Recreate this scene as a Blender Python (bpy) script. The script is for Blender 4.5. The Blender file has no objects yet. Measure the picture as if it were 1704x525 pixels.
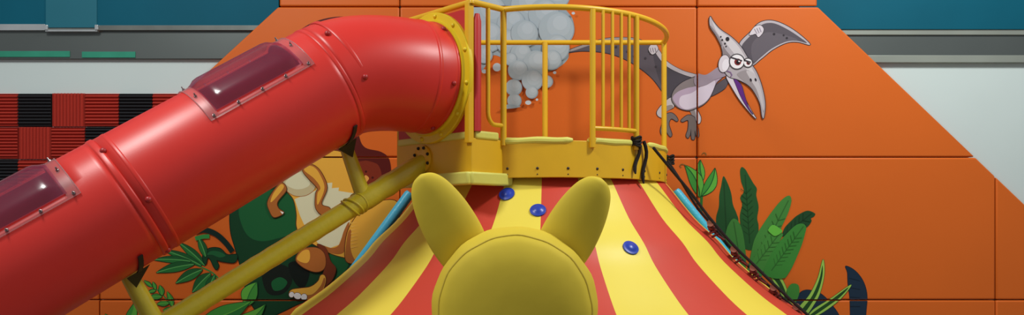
import bpy, bmesh, math, random
from mathutils import Vector, Matrix
from mathutils.geometry import tessellate_polygon
random.seed(4)
SC = bpy.context.scene
COL = SC.collection
F = 1400.0; CAMZ = 1.5; HY = 370.0; CX = 852.0
def P(px, py, Y):
    return Vector(((px - CX) / F * Y, Y, CAMZ + (HY - py) / F * Y))
R_ = math.radians
# ------------------------------------------------------------------ materials
def lin(c):
    return tuple(((v/12.92) if v <= .04045 else ((v+.055)/1.055)**2.4) for v in c)
def rgb(r, g, b):
    return lin((r/255, g/255, b/255)) + (1.0,)
def mat(name, col, rough=.5, metal=0.0, bump=0.0, bscale=40.0, var=0.0, vscale=3.0, spec=.5, coat=0.0, detail=3.0):
    m = bpy.data.materials.new(name); m.use_nodes = True
    nt = m.node_tree; b = nt.nodes['Principled BSDF']
    b.inputs['Base Color'].default_value = col
    b.inputs['Roughness'].default_value = rough
    b.inputs['Metallic'].default_value = metal
    b.inputs['Specular IOR Level'].default_value = spec
    b.inputs['Coat Weight'].default_value = coat
    tc = nt.nodes.new('ShaderNodeTexCoord')
    if var > 0:
        n = nt.nodes.new('ShaderNodeTexNoise'); n.inputs['Scale'].default_value = vscale; n.inputs['Detail'].default_value = detail
        nt.links.new(tc.outputs['Object'], n.inputs['Vector'])
        mx = nt.nodes.new('ShaderNodeMix'); mx.data_type = 'RGBA'
        d = tuple(max(0, c*(1-var)) for c in col[:3]) + (1,)
        l = tuple(min(1, c*(1+var)) for c in col[:3]) + (1,)
        mx.inputs['A'].default_value = d; mx.inputs['B'].default_value = l
        nt.links.new(n.outputs['Fac'], mx.inputs['Factor'])
        nt.links.new(mx.outputs['Result'], b.inputs['Base Color'])
    if bump > 0:
        n2 = nt.nodes.new('ShaderNodeTexNoise'); n2.inputs['Scale'].default_value = bscale; n2.inputs['Detail'].default_value = 2
        nt.links.new(tc.outputs['Object'], n2.inputs['Vector'])
        bp = nt.nodes.new('ShaderNodeBump'); bp.inputs['Strength'].default_value = bump; bp.inputs['Distance'].default_value = .01
        nt.links.new(n2.outputs['Fac'], bp.inputs['Height'])
        nt.links.new(bp.outputs['Normal'], b.inputs['Normal'])
    return m
def clear_mat(name, tint, gloss_rough=.06, gloss=.12, mixcol=None, opac=0.0):
    m = bpy.data.materials.new(name); m.use_nodes = True
    nt = m.node_tree; nt.nodes.clear()
    out = nt.nodes.new('ShaderNodeOutputMaterial')
    tr = nt.nodes.new('ShaderNodeBsdfTransparent'); tr.inputs['Color'].default_value = tint
    gl = nt.nodes.new('ShaderNodeBsdfGlossy'); gl.inputs['Roughness'].default_value = gloss_rough
    fr = nt.nodes.new('ShaderNodeFresnel'); fr.inputs['IOR'].default_value = 1.5
    ma = nt.nodes.new('ShaderNodeMath'); ma.operation = 'MULTIPLY_ADD'; ma.inputs[1].default_value = .55; ma.inputs[2].default_value = gloss
    ma.use_clamp = True
    nt.links.new(fr.outputs['Fac'], ma.inputs[0])
    mx = nt.nodes.new('ShaderNodeMixShader')
    nt.links.new(ma.outputs[0], mx.inputs['Fac'])
    base = tr
    if opac > 0:
        df = nt.nodes.new('ShaderNodeBsdfDiffuse'); df.inputs['Color'].default_value = mixcol
        m2 = nt.nodes.new('ShaderNodeMixShader'); m2.inputs['Fac'].default_value = opac
        nt.links.new(tr.outputs[0], m2.inputs[1]); nt.links.new(df.outputs[0], m2.inputs[2]); base = m2
    nt.links.new(base.outputs[0], mx.inputs[1]); nt.links.new(gl.outputs[0], mx.inputs[2])
    nt.links.new(mx.outputs[0], out.inputs['Surface'])
    return m
M = {}
M['orange'] = mat('orange_vinyl', rgb(206, 98, 30), .42, spec=.25, bump=.06, bscale=6, var=.05, vscale=1.2)
M['white'] = mat('white_paint', rgb(196, 208, 206), .8, var=.02)
M['floor'] = mat('floor_mat', rgb(120, 116, 110), .7, var=.1)
M['teal'] = mat('teal_panel', rgb(8, 84, 104), .6, var=.12, vscale=2, spec=.12)
M['teal_clear'] = mat('teal_cover', rgb(34, 100, 116), .5, var=.06, vscale=3, spec=.2)
M['steel'] = mat('brushed_steel', rgb(98, 104, 102), .38, metal=.6, var=.1, vscale=1.5)
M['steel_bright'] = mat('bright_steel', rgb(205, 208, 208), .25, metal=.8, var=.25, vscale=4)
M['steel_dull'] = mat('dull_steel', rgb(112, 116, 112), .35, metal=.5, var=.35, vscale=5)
M['steel_pale'] = mat('pale_steel', rgb(160, 165, 155), .35, metal=.5, var=.2, vscale=2)
M['mint'] = mat('mint_green', rgb(52, 140, 114), .4, spec=.2, var=.4, vscale=3)
M['foam_red'] = mat('red_foam', rgb(172, 44, 28), .95, bump=.2, bscale=120, var=.06, vscale=9)
M['foam_black'] = mat('black_foam', rgb(24, 23, 28), .95, bump=.2, bscale=120)
M['slide'] = mat('red_moulded_plastic', rgb(212, 44, 34), .38, bump=.04, bscale=260, var=.05, vscale=5, spec=.5)
M['slide_dark'] = mat('red_bolt', rgb(168, 34, 34), .4)
M['yellow'] = mat('yellow_painted_steel', rgb(226, 176, 26), .4, var=.06, vscale=8)
M['ring'] = mat('yellow_moulded_plastic', rgb(228, 196, 24), .4, var=.05, vscale=6)
M['pad'] = mat('pale_yellow_vinyl', rgb(218, 212, 100), .5, bump=.3, bscale=14, var=.06)
M['wrap'] = mat('olive_yellow_vinyl', rgb(198, 182, 44), .3, bump=.25, bscale=26, var=.06, vscale=7, coat=.2)
M['redpanel'] = mat('red_panel_vinyl', rgb(190, 40, 38), .5, var=.05)
M['cone_y'] = mat('yellow_tarpaulin', rgb(238, 216, 78), .45, bump=.08, bscale=9, var=.04)
M['cone_r'] = mat('red_tarpaulin', rgb(206, 66, 48), .45, bump=.08, bscale=9, var=.04)
M['blue'] = mat('blue_plastic', rgb(32, 62, 170), .35)
M['sky'] = mat('sky_blue_vinyl', rgb(70, 186, 220), .4, bump=.2, bscale=50)
M['black'] = mat('black_rubber', rgb(20, 19, 19), .6)
M['rope'] = mat('black_rope', rgb(26, 18, 17), .9, bump=.5, bscale=200)
M['rope_red'] = mat('dark_red_rope', rgb(118, 42, 34), .9, bump=.5, bscale=200)
M['bead'] = mat('brown_wood', rgb(150, 88, 70), .6, var=.2, vscale=30)
M['plush'] = mat('yellow_soft_vinyl', rgb(226, 198, 62), .7, spec=.2, bump=.12, bscale=10, var=.04, vscale=4)
M['piping'] = mat('yellow_seam_piping', rgb(222, 192, 58), .6)
M['bolt'] = mat('dark_bolt', rgb(70, 58, 52), .4, metal=.6)
M['chrome'] = mat('small_steel_screw', rgb(140, 130, 130), .3, metal=.8)
M['window'] = clear_mat('clear_bubble_plastic', (.92, .66, .74, 1), .2, .03, (.36, .05, .13, 1), .22)
M['flange'] = clear_mat('clear_window_flange', (.96, .88, .88, 1), .3, .02, (.88, .38, .38, 1), .16)
_pc = {}
def paint(r, g, b):
    k = (r, g, b)
    if k not in _pc:
        _pc[k] = mat('printed_vinyl_%d_%d_%d' % k, rgb(r, g, b), .45, spec=.2)
    return _pc[k]
# ------------------------------------------------------------------ object helpers
def mesh_obj(name, verts, faces, mats, parent=None, smooth=True, fmat=None, auto=None):
    me = bpy.data.meshes.new(name)
    me.from_pydata([tuple(v) for v in verts], [], faces)
    if not isinstance(mats, (list, tuple)): mats = [mats]
    for m in mats: me.materials.append(m)
    if fmat:
        for p, i in zip(me.polygons, fmat): p.material_index = i
    for p in me.polygons: p.use_smooth = smooth
    me.update()
    bm = bmesh.new(); bm.from_mesh(me)
    bmesh.ops.recalc_face_normals(bm, faces=bm.faces)
    bm.to_mesh(me); bm.free()
    o = bpy.data.objects.new(name, me); COL.objects.link(o)
    if parent is not None:
        o.parent = parent
        o.matrix_parent_inverse = Matrix.Translation(-parent.location)
    return o
def tag(o, label=None, cat=None, group=None, kind=None):
    if label: o['label'] = label
    if cat: o['category'] = cat
    if group: o['group'] = group
    if kind: o['kind'] = kind
    return o
def thing(name, label, cat, loc, group=None):
    o = bpy.data.objects.new(name, None); COL.objects.link(o)
    o.location = loc; o.empty_display_size = .1
    return tag(o, label, cat, group)
class MB:
    """collects shapes into one mesh"""
    def __init__(s): s.v = []; s.f = []; s.m = []
    def add(s, v, f, mi=0):
        n = len(s.v); s.v += [Vector(x) for x in v]
        s.f += [tuple(i+n for i in q) for q in f]; s.m += [mi]*len(f)
    def sweep(s, pts, r, seg=12, closed=False, mi=0, rads=None, squash=None):
        pts = [Vector(p) for p in pts]; n = len(pts)
        tang = []
        for i in range(n):
            if closed: t = pts[(i+1) % n] - pts[i-1]
            else: t = pts[min(i+1, n-1)] - pts[max(i-1, 0)]
            tang.append(t.normalized())
        t0 = tang[0]; ref = Vector((0, 0, 1)) if abs(t0.z) < .9 else Vector((1, 0, 0))
        nrm = (ref - t0*ref.dot(t0)).normalized()
        v = []; f = []
        for i in range(n):
            t = tang[i]; nrm = (nrm - t*nrm.dot(t)).normalized(); b = t.cross(nrm)
            rr = rads[i] if rads else r
            for k in range(seg):
                a = 2*math.pi*k/seg
                v.append(pts[i] + (nrm*math.cos(a) + b*math.sin(a))*rr)
        for i in range(n if closed else n-1):
            j = (i+1) % n
            for k in range(seg):
                k2 = (k+1) % seg
                f.append((i*seg+k, i*seg+k2, j*seg+k2, j*seg+k))
        if not closed:
            f.append(tuple(range(seg))); f.append(tuple((n-1)*seg+k for k in range(seg)))
        s.add(v, f, mi)
    def prism(s, poly, z0, z1, mi=0):
        n = len(poly)
        v = [(p[0], p[1], z0) for p in poly] + [(p[0], p[1], z1) for p in poly]
        f = [tuple(range(n)), tuple(range(n, 2*n))] + [(i, (i+1) % n, n+(i+1) % n, n+i) for i in range(n)]
        s.add(v, f, mi)
    def slab(s, quad, nrm, th, mi=0):
        n = len(quad); nrm = Vector(nrm)
        v = [Vector(q) for q in quad] + [Vector(q)+nrm*th for q in quad]
        f = [tuple(range(n)), tuple(range(n, 2*n))] + [(i, (i+1) % n, n+(i+1) % n, n+i) for i in range(n)]
        s.add(v, f, mi)
    def dome(s, c, nrm, r, h, seg=12, rings=4, mi=0, lip=0.0):
        c = Vector(c); n = Vector(nrm).normalized()
        ref = Vector((0, 0, 1)) if abs(n.z) < .9 else Vector((1, 0, 0))
        e = (ref - n*ref.dot(n)).normalized(); b = n.cross(e)
        v = []; f = []
        prof = [(r, -h*.6)]
        for i in range(rings+1):
            a = math.pi/2*i/rings
            prof.append((max(r*math.cos(a), r*.02), h*math.sin(a)))
        if lip: prof = [(r*1.35, -h*.6), (r*1.35, h*.22), (r*1.12, h*.34)] + prof[2:]
        for (rr, hh) in prof:
            for k in range(seg):
                a = 2*math.pi*k/seg
                v.append(c + n*hh + (e*math.cos(a)+b*math.sin(a))*rr)
        for i in range(len(prof)-1):
            for k in range(seg):
                k2 = (k+1) % seg
                f.append((i*seg+k, i*seg+k2, (i+1)*seg+k2, (i+1)*seg+k))
        f.append(tuple(range(seg))); f.append(tuple((len(prof)-1)*seg+k for k in range(seg)))
        s.add(v, f, mi)
    def build(s, name, mats, parent=None, smooth=True, bevel=0, angle=35, bseg=2):
        o = mesh_obj(name, s.v, s.f, mats, parent, smooth, s.m)
        if bevel:
            b = o.modifiers.new('bevel', 'BEVEL'); b.width = bevel; b.segments = bseg; b.limit_method = 'ANGLE'; b.angle_limit = R_(angle)
        if smooth:
            sharpen(o, R_(angle))
        return o
def sharpen(o, ang):
    bm = bmesh.new(); bm.from_mesh(o.data)
    for e in bm.edges:
        if len(e.link_faces) == 2 and e.calc_face_angle(0) > ang: e.smooth = False
    bm.to_mesh(o.data); bm.free()
def catmull(pts, sub=6, closed=True):
    n = len(pts); out = []
    rng = range(n) if closed else range(n-1)
    for i in rng:
        if closed: p0, p1, p2, p3 = pts[i-1], pts[i], pts[(i+1) % n], pts[(i+2) % n]
        else: p0, p1, p2, p3 = pts[max(i-1, 0)], pts[i], pts[i+1], pts[min(i+2, n-1)]
        for k in range(sub):
            t = k/sub
            out.append(tuple(.5*((2*b) + (c-a)*t + (2*a-5*b+4*c-d)*t*t + (3*b-a-3*c+d)*t**3) for a, b, c, d in zip(p0, p1, p2, p3)))
    if not closed: out.append(tuple(pts[-1]))
    return out
# ------------------------------------------------------------------ camera
cd = bpy.data.cameras.new('camera'); cam = bpy.data.objects.new('camera', cd); COL.objects.link(cam)
cam.location = (0, 0, CAMZ); cam.rotation_euler = (R_(90), 0, 0)
cd.sensor_width = 36; cd.lens = F/1704*36; cd.shift_y = (HY-262.5)/1704; cd.clip_start = .05
SC.camera = cam
# ------------------------------------------------------------------ the setting
WY = 7.0          # front face of the orange wall padding
BY = 7.07         # plaster wall behind it
m = MB(); m.prism([(-7, -1.5), (7, -1.5), (7, 8), (-7, 8)], -.1, 0)
tag(m.build('floor', M['floor'], None, False), kind='structure')
wall = MB(); wall.prism([(-7, BY), (7, BY), (7, BY+.15), (-7, BY+.15)], 0, 5.2)
wall = tag(wall.build('wall_back', M['white'], None, False), kind='structure')
def clip(poly, a, b, c):     # keep a*x+b*y <= c
    out = []
    for i in range(len(poly)):
        p, q = poly[i-1], poly[i]
        dp, dq = a*p[0]+b*p[1]-c, a*q[0]+b*q[1]-c
        if (dp <= 0) != (dq <= 0):
            t = dp/(dp-dq); out.append((p[0]+(q[0]-p[0])*t, p[1]+(q[1]-p[1])*t))
        if dq <= 0: out.append(q)
    return out
xs = [-332, 165, 665, 1160, 1657, 2154]; ys = [-240, 11, 262, 500, 745]
for j in range(4):
    for i in range(5):
        x0, x1, y0, y1 = xs[i], xs[i+1], ys[j], ys[j+1]
        poly = [(x0+.6, y0+.6), (x1-.6, y0+.6), (x1-.6, y1-.6), (x0+.6, y1-.6)]
        if j == 0:
            poly = clip(poly, -1, 0, -465); poly = clip(poly, 1, 0, 1360)
        else:   # slanted shoulders
            poly = clip(poly, -1, -1.085, -(463+1.085*11)); poly = clip(poly, 1, -1.045, 1361-1.045*11)
        if len(poly) < 3: continue
        m = MB(); m.slab([P(x, y, WY) for x, y in poly], (0, 1, 0), .065)
        o = m.build('wall_panel', M['orange'], wall, True, bevel=.014, bseg=3)
# metal strips, teal fascias (parts of the same wall, both sides of the padding)
def wall_slab(name, x0, y0, x1, y1, th, material, parent=None, bevel=.004, back=BY):
    q = [P(x0, y0, back-th), P(x1, y0, back-th), P(x1, y1, back-th), P(x0, y1, back-th)]
    m = MB(); m.slab(q, (0, 1, 0), th)
    return m.build(name, material, parent, False, bevel=bevel)
t1 = tag(wall_slab('trim_1', -300, -260, 464, 43, .06, M['teal']), kind='structure')
wall_slab('steel_strip', -300, 49, 425, 98, .035, M['steel'], t1)
wall_slab('bottom_rail', -300, 40, 75, 50.5, .062, M['steel_bright'], t1, .003)
wall_slab('bottom_rail', 75.5, 42, 464, 50.5, .061, M['steel_dull'], t1, .003)
wall_slab('cover_sheet', 76, -100, 161, 46, .068, M['teal_clear'], t1, .002)
wall_slab('cover_rail', 75, 49.3, 162, 52.5, .075, M['steel_bright'], t1, .002)
for x in (73, 157): wall_slab('clip', x, 41, x+6, 50, .085, M['steel_bright'], t1, .006)
wall_slab('coloured_edge', -40, 85, 116, 95, .042, M['mint'], t1, .002)  # thin mint green bands along the foot of the steel strip
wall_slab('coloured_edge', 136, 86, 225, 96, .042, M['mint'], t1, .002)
t2 = tag(wall_slab('trim_2', 1330, -260, 2000, 49, .06, M['teal']), kind='structure')
wall_slab('bottom_rail', 1380, 47, 2000, 58, .050, M['steel_pale'], t2, .003)
wall_slab('steel_strip', 1390, 57.5, 2000, 93.5, .035, M['steel'], t2)
wall_slab('lower_rail', 1410, 92, 2000, 104, .042, M['steel_pale'], t2, .003)
# ridged foam tiles on the wall at left
ft = thing('foam_tile_panelling', 'checked red and black ridged foam tiles on the white wall behind the red slide', 'foam panelling', P(100, 330, BY), None)
gx = [-79, -23, 33, 88.5, 144.5, 200.5, 256, 312]; gy = [156, 212, 266, 321, 377]
pat = ['rRBrRBR', 'bRrRBrR', 'rBRBrBr', 'BrRrBRr']     # capital: ridges across, small: ridges upright
for j in range(4):
    for i in range(7):
        ch = pat[j][i]
        x0, x1, y0, y1 = gx[i]+.5, gx[i+1]-.5, gy[j]+.5, gy[j+1]-.5
        n = 10; mm = MB(); v = []; f = []
        pts = []
        N = n*4
        for k in range(N+1):
            t = k/N; d = .030 + .010*math.cos(2*math.pi*n*t)
            if k in (0, N): d = .012
            if ch.isupper(): a, b = P(x0, y0+(y1-y0)*t, BY), P(x1, y0+(y1-y0)*t, BY)
            else: a, b = P(x0+(x1-x0)*t, y0, BY), P(x0+(x1-x0)*t, y1, BY)
            v += [a-Vector((0, d, 0)), b-Vector((0, d, 0)), a-Vector((0, .001, 0)), b-Vector((0, .001, 0))]
        for k in range(N):
            q = k*4
            f += [(q, q+1, q+5, q+4), (q, q+4, q+6, q+2), (q+1, q+3, q+7, q+5), (q+2, q+6, q+7, q+3)]
        f += [(0, 2, 3, 1), (N*4, N*4+1, N*4+3, N*4+2)]
        mm.add(v, f)
        o = mm.build('foam_tile', M['foam_red'] if ch in 'rR' else M['foam_black'], ft, False)
        if ch in 'bB': o['label'] = 'black foam tile'
# ------------------------------------------------------------------ wall murals: flat printed vinyl on the padding
def tf(ox, oy, s):
    return lambda pts: [(ox+x/s, oy+y/s) for x, y in pts]
ident = lambda pts: list(pts)
class Mural:
    base = WY - .0012
    def __init__(s): s.layer = 0; s.v = []; s.f = []; s.mats = []; s.mi = []
    def _m(s, c):
        mt = paint(*c)
        if mt not in s.mats: s.mats.append(mt)
        return s.mats.index(mt)
    def poly(s, pts, c, smooth=True, line=None, lw=1.3, sub=6):
        if smooth: pts = catmull(pts, sub)
        if line:
            s.stroke(pts, line, lw, True)
        s.layer += 1
        Y = s.base - s.layer*.0003
        vv = [P(x, y, Y) for x, y in pts]
        tri = tessellate_polygon([[Vector((x, y, 0)) for x, y in pts]])
        n = len(s.v); s.v += vv; k = s._m(c)
        for t in tri:
            s.f.append(tuple(i+n for i in t)); s.mi.append(k)
    def stroke(s, pts, c, w, closed=False, taper=False):
        s.layer += 1
        Y = s.base - s.layer*.0003
        n = len(pts); L = []; k = s._m(c)
        b0 = len(s.v)
        for i in range(n):
            if closed: a, b = pts[i-1], pts[(i+1) % n]
            else: a, b = pts[max(i-1, 0)], pts[min(i+1, n-1)]
            dx, dy = b[0]-a[0], b[1]-a[1]; l = math.hypot(dx, dy) or 1
            ww = w*(1-.85*i/(n-1)) if taper else w
            nx, ny = -dy/l*ww, dx/l*ww
            s.v += [P(pts[i][0]+nx, pts[i][1]+ny, Y), P(pts[i][0]-nx, pts[i][1]-ny, Y)]
        for i in range(n if closed else n-1):
            j = (i+1) % n
            s.f.append((b0+2*i, b0+2*i+1, b0+2*j+1, b0+2*j)); s.mi.append(k)
    def disc(s, x, y, rx, c, ry=None, line=None, lw=1.0, rot=0):
        ry = ry or rx; ca, sa = math.cos(R_(rot)), math.sin(R_(rot))
        pts = []
        for k in range(36):
            a = 2*math.pi*k/36; ex, ey = rx*math.cos(a), ry*math.sin(a)
            pts.append((x+ex*ca-ey*sa, y+ex*sa+ey*ca))
        s.poly(pts, c, False, line, lw)
    def leaf(s, b, t, w, c, line=None, mid=None, bend=0.0, c2=None, lw=.9):
        bx, by = b; tx, ty = t; dx, dy = tx-bx, ty-by; l = math.hypot(dx, dy); nx, ny = -dy/l, dx/l
        prof = [(0, .12), (.12, .55), (.3, .92), (.5, 1), (.7, .75), (.88, .35), (1, .02)]
        cen = lambda t: (bx+dx*t+nx*bend*l*4*t*(1-t), by+dy*t+ny*bend*l*4*t*(1-t))
        up = [(cen(t)[0]+nx*w/2*h, cen(t)[1]+ny*w/2*h) for t, h in prof]
        dn = [(cen(t)[0]-nx*w/2*h, cen(t)[1]-ny*w/2*h) for t, h in prof]
        s.poly(up+dn[::-1], c, True, line, lw, 3)
        if c2: s.poly(up + [cen(t) for t, h in prof][::-1], c2, False)
        if mid: s.stroke([cen(k/8) for k in range(9)], mid, .8)
    def build(s, name, parent=None):
        me = bpy.data.meshes.new(name)
        me.from_pydata([tuple(v) for v in s.v], [], s.f)
        for mt in s.mats: me.materials.append(mt)
        for p, i in zip(me.polygons, s.mi): p.material_index = i
        bm = bmesh.new(); bm.from_mesh(me)
        # the print is cut where the padding has its seams
        for ax, vals in ((0, xs), (2, ys)):
            for px in vals:
                c = P(px, 0, WY).x if ax == 0 else P(0, px, WY).z
                for sg in (-1, 1):
                    co = Vector((0, 0, 0)); co[ax] = c + sg*.0065
                    no = Vector((0, 0, 0)); no[ax] = 1
                    bmesh.ops.bisect_plane(bm, geom=bm.verts[:]+bm.edges[:]+bm.faces[:], dist=1e-6, plane_co=co, plane_no=no)
                dead = [f for f in bm.faces if abs(f.calc_center_median()[ax]-c) < .0064]
                bmesh.ops.delete(bm, geom=dead, context='FACES')
        bm.normal_update()
        for f in bm.faces:
            if f.normal.y > 0: f.normal_flip()
        bm.to_mesh(me); bm.free()
        o = bpy.data.objects.new(name, me); COL.objects.link(o)
        if parent is not None:
            o.parent = parent; o.matrix_parent_inverse = Matrix.Translation(-parent.location)
        return o
def part(name, parent, start=0):
    m = Mural(); m.layer = start; m._n = name; m._p = parent; return m
# ---- smoke cloud
mu = Mural(); mu.base = WY-.0010
CL = (160, 171, 179); CE = (138, 150, 160); CH = (186, 194, 202); CM = (144, 157, 166)
mu.poly([(797, -60), (930, -60), (944, -5), (938, 10), (952, 30), (955, 52), (944, 76), (946, 96), (930, 112), (905, 120), (862, 112), (842, 100), (822, 92), (812, 104), (797, 106)], CM, True)
for (x, y, r) in [(925, -8, 24), (880, 10, 30), (815, 20, 28), (905, 24, 26), (851, 40, 24), (926, 49, 30), (812, 62, 26), (845, 70, 20), (806, 92, 14), (925, 80, 23), (873, 56, 23), (918, 100, 17), (867, 90, 18), (850, 99, 11), (892, 106, 22), (862, 117, 17), (910, 136, 10.5), (886, 134, 18), (855, 146, 14), (885, 154, 10.5), (856, 168, 12)]:
    mu.disc(x, y, r, CE); mu.disc(x-.6, y-.8, r-.9, CL); mu.disc(x+r*.12, y-r*.22, r*.66, (167, 177, 185)); mu.disc(x+r*.2, y-r*.36, r*.4, (174, 183, 191))
for (x, y, a, b) in [(806, 119, 4.5, 3.4), (827, 112, 7, 7), (879, 171, 5, 3.6), (893.5, 166, 2.2, 2), (923, 121, 2.8, 2.4), (954, 22, 2.8, 2.2)]:
    mu.disc(x, y, a, CH, b)
mu.poly([(832, 181), (845, 174), (860, 176), (866, 178), (850, 181)], CM)
o = mu.build('smoke_mural')
tag(o, 'grey puffy smoke cloud printed on the orange wall behind the yellow railing', 'mural')
# ---- flying reptile
pt = thing('pterodactyl_mural', 'grey cartoon pterodactyl with open beak printed on the orange wall', 'mural', P(1190, 130, WY))
OUT = (44, 38, 44); MEM = (86, 78, 86); BON = (178, 168, 174)
T = tf(930, 40, 2.626)
a = part('wing', pt, 0)
a.poly(T([(20, 127), (70, 105), (130, 85), (200, 65), (270, 60), (340, 65), (400, 90), (432, 112), (470, 165), (540, 205), (615, 232), (570, 245), (520, 282), (490, 345), (455, 300), (410, 240), (350, 190), (280, 150), (200, 125), (100, 118)]), MEM, True, OUT, 1.2)
a.poly(T([(410, 110), (450, 150), (530, 210), (600, 238), (540, 260), (505, 290), (490, 330), (460, 290), (430, 220)]), (72, 66, 74))
a.poly(T([(20, 126), (70, 104), (130, 84), (200, 64), (270, 59), (340, 64), (395, 88), (340, 76), (270, 70), (200, 76), (130, 95), (70, 115)]), (150, 140, 140))
a.poly(T([(418, 118), (434, 110), (472, 163), (540, 203), (616, 226), (606, 238), (535, 218), (465, 180)]), BON, True, OUT, .7)
for p in ((400, 130), (424, 187), (395, 120), (378, 150), (300, 120), (250, 100), (330, 140)): q = T([p])[0]; a.disc(q[0], q[1], 2.0, (58, 52, 58))
a.poly(T([(392, 110), (404, 90), (422, 88), (434, 108), (420, 128), (405, 132)]), (190, 180, 186), True, OUT, .6)
for k in range(3): a.stroke(T([(398+k*11, 104), (403+k*11, 124)]), (120, 110, 120), .6)
a.build('wing', pt)
T = tf(1160, 20, 2.625)
a = part('wing', pt, 0)
a.poly(T([(185, 140), (235, 85), (265, 52), (300, 38), (340, 40), (390, 60), (445, 96), (494, 143), (440, 131), (390, 135), (330, 165), (280, 205), (235, 235), (205, 190)]), BON, True, OUT, 1.2)
a.poly(T([(196, 146), (245, 92), (280, 58), (310, 48), (345, 52), (395, 76), (445, 108), (480, 136), (436, 126), (388, 130), (326, 160), (276, 200), (238, 228), (208, 180)]), MEM)
a.poly(T([(240, 140), (300, 90), (380, 100), (440, 122), (390, 128), (326, 158), (276, 196), (245, 215)]), (98, 90, 98))
for p, r in (((336, 97), 2.2), ((378, 102), 1.7), ((392, 114), 1.9)): q = T([p])[0]; a.disc(q[0], q[1], r, (50, 44, 50))
a.poly(T([(228, 98), (250, 66), (275, 58), (290, 72), (286, 92), (268, 110), (256, 96), (240, 100)]), (206, 196, 204), True, OUT, .8)
for k in range(3): a.stroke(T([(250+k*11, 74-k*3), (262+k*9, 96-k*4)]), (150, 138, 150), .8)
a.poly(T([(58, 368), (74, 328), (130, 288), (136, 300), (120, 335)]), MEM, True, OUT, .8)
a.build('wing', pt)
T = tf(1090, 100, 3.745)
a = part('leg', pt, 6)
LG = (112, 100, 98)
a.poly(T([(105, 235), (60, 262), (14, 318), (20, 350), (52, 358), (75, 315), (118, 292)]), (186, 176, 180), True, OUT, 1.0)
a.poly(T([(50, 300), (100, 280), (112, 298), (72, 322), (60, 350)]), (140, 128, 128))
a.poly(T([(48, 350), (95, 330), (125, 345), (142, 372), (134, 382), (102, 366), (86, 400), (104, 462), (94, 478), (74, 450), (66, 420), (60, 460), (44, 470), (34, 440), (46, 390)]), LG, True, OUT, 1.0)
a.build('leg', pt)
a = part('leg', pt, 6)
a.poly(T([(210, 300), (250, 298), (278, 340), (286, 370), (276, 396), (246, 390), (240, 350)]), (196, 186, 192), True, OUT, 1.0)
a.poly(T([(212, 300), (240, 300), (256, 350), (246, 385), (232, 350)]), (140, 128, 128))
a.poly(T([(244, 356), (205, 344), (164, 374), (172, 386), (206, 376), (206, 430), (194, 470), (206, 487), (220, 460), (224, 430), (226, 470), (230, 494), (246, 492), (248, 440), (256, 470), (264, 484), (273, 470), (266, 420), (254, 384)]), LG, True, OUT, 1.0)
a.build('leg', pt)
a = part('body', pt, 14)
a.poly(T([(105, 225), (125, 180), (170, 140), (230, 112), (280, 98), (330, 100), (352, 96), (385, 74), (414, 84), (416, 112), (385, 140), (362, 190), (340, 238), (305, 275), (262, 298), (210, 315), (150, 300), (112, 265)]), (128, 116, 118), True, OUT, 1.1)
a.poly(T([(110, 240), (140, 200), (200, 175), (260, 160), (330, 108), (360, 104), (412, 92), (414, 110), (380, 145), (345, 225), (305, 270), (250, 298), (200, 310), (150, 296)]), (176, 154, 176))
a.poly(T([(150, 260), (165, 225), (230, 205), (285, 165), (330, 128), (360, 122), (376, 142), (352, 210), (310, 265), (250, 294), (195, 308), (160, 290)]), (206, 192, 208))
a.build('body', pt)
T = tf(1160, 20, 2.625)
a = part('head', pt, 26)
GR = (172, 162, 168)
a.poly(T([(0, 270), (40, 274), (95, 240), (110, 262), (126, 278), (80, 296), (40, 318), (0, 326), (-14, 300)]), (150, 134, 148))
a.poly(T([(128, 282), (165, 290), (190, 330), (210, 380), (236, 430), (258, 466), (236, 446), (190, 390), (155, 335)]), (206, 196, 206), True, OUT, 1.0)
a.poly(T([(160, 290), (192, 318), (207, 365), (224, 415), (244, 448), (226, 428), (196, 380), (172, 325)]), (92, 40, 122), True, OUT, .7)
a.poly(T([(58, 20), (70, 40), (100, 75), (150, 110), (190, 150), (215, 190), (240, 232), (262, 268), (284, 330), (297, 400), (292, 460), (284, 456), (275, 400), (250, 350), (220, 318), (180, 296), (140, 284), (118, 258), (106, 230), (112, 190), (106, 150), (84, 105), (60, 70), (54, 40)]), GR, True, OUT, 1.2)
a.poly(T([(62, 30), (72, 48), (104, 84), (150, 118), (186, 158), (210, 198), (236, 240), (256, 280), (244, 290), (200, 230), (160, 180), (120, 130), (84, 85)]), (200, 192, 196))
a.poly(T([(112, 150), (128, 170), (150, 200), (130, 215), (115, 205)]), (132, 120, 124))
a.poly(T([(60, 60), (90, 100), (110, 140), (106, 148), (84, 106), (62, 72)]), (132, 120, 124))
a.poly(T([(175, 270), (225, 255), (262, 300), (284, 370), (292, 440), (272, 380), (240, 335), (200, 300)]), (148, 138, 142))
a.poly(T([(215, 258), (250, 270), (275, 325), (290, 400), (288, 430), (262, 345), (236, 300)]), (188, 180, 184))
a.disc(*T([(118, 226)])[0], 9, (206, 196, 204), 14.5, OUT, .9, 10)
a.disc(*T([(124, 232)])[0], 5.5, (222, 214, 222), 10, None, 1, 10)
a.stroke(T([(130, 258), (146, 264), (152, 276), (146, 284)]), (120, 90, 130), 1.0)
for p, r in (((133, 118), 3.2), ((122, 138), 1.5), ((110, 122), 1.5), ((104, 108), 1.2), ((127, 150), 1.2)): q = T([p])[0]; a.disc(q[0], q[1], r, (34, 28, 34), r*1.1)
for p in ((235, 297), (256, 296)): q = T([p])[0]; a.disc(q[0], q[1], 1.4, (40, 30, 40), 2.8, None, 1, -20)
a.build('head', pt)
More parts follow.
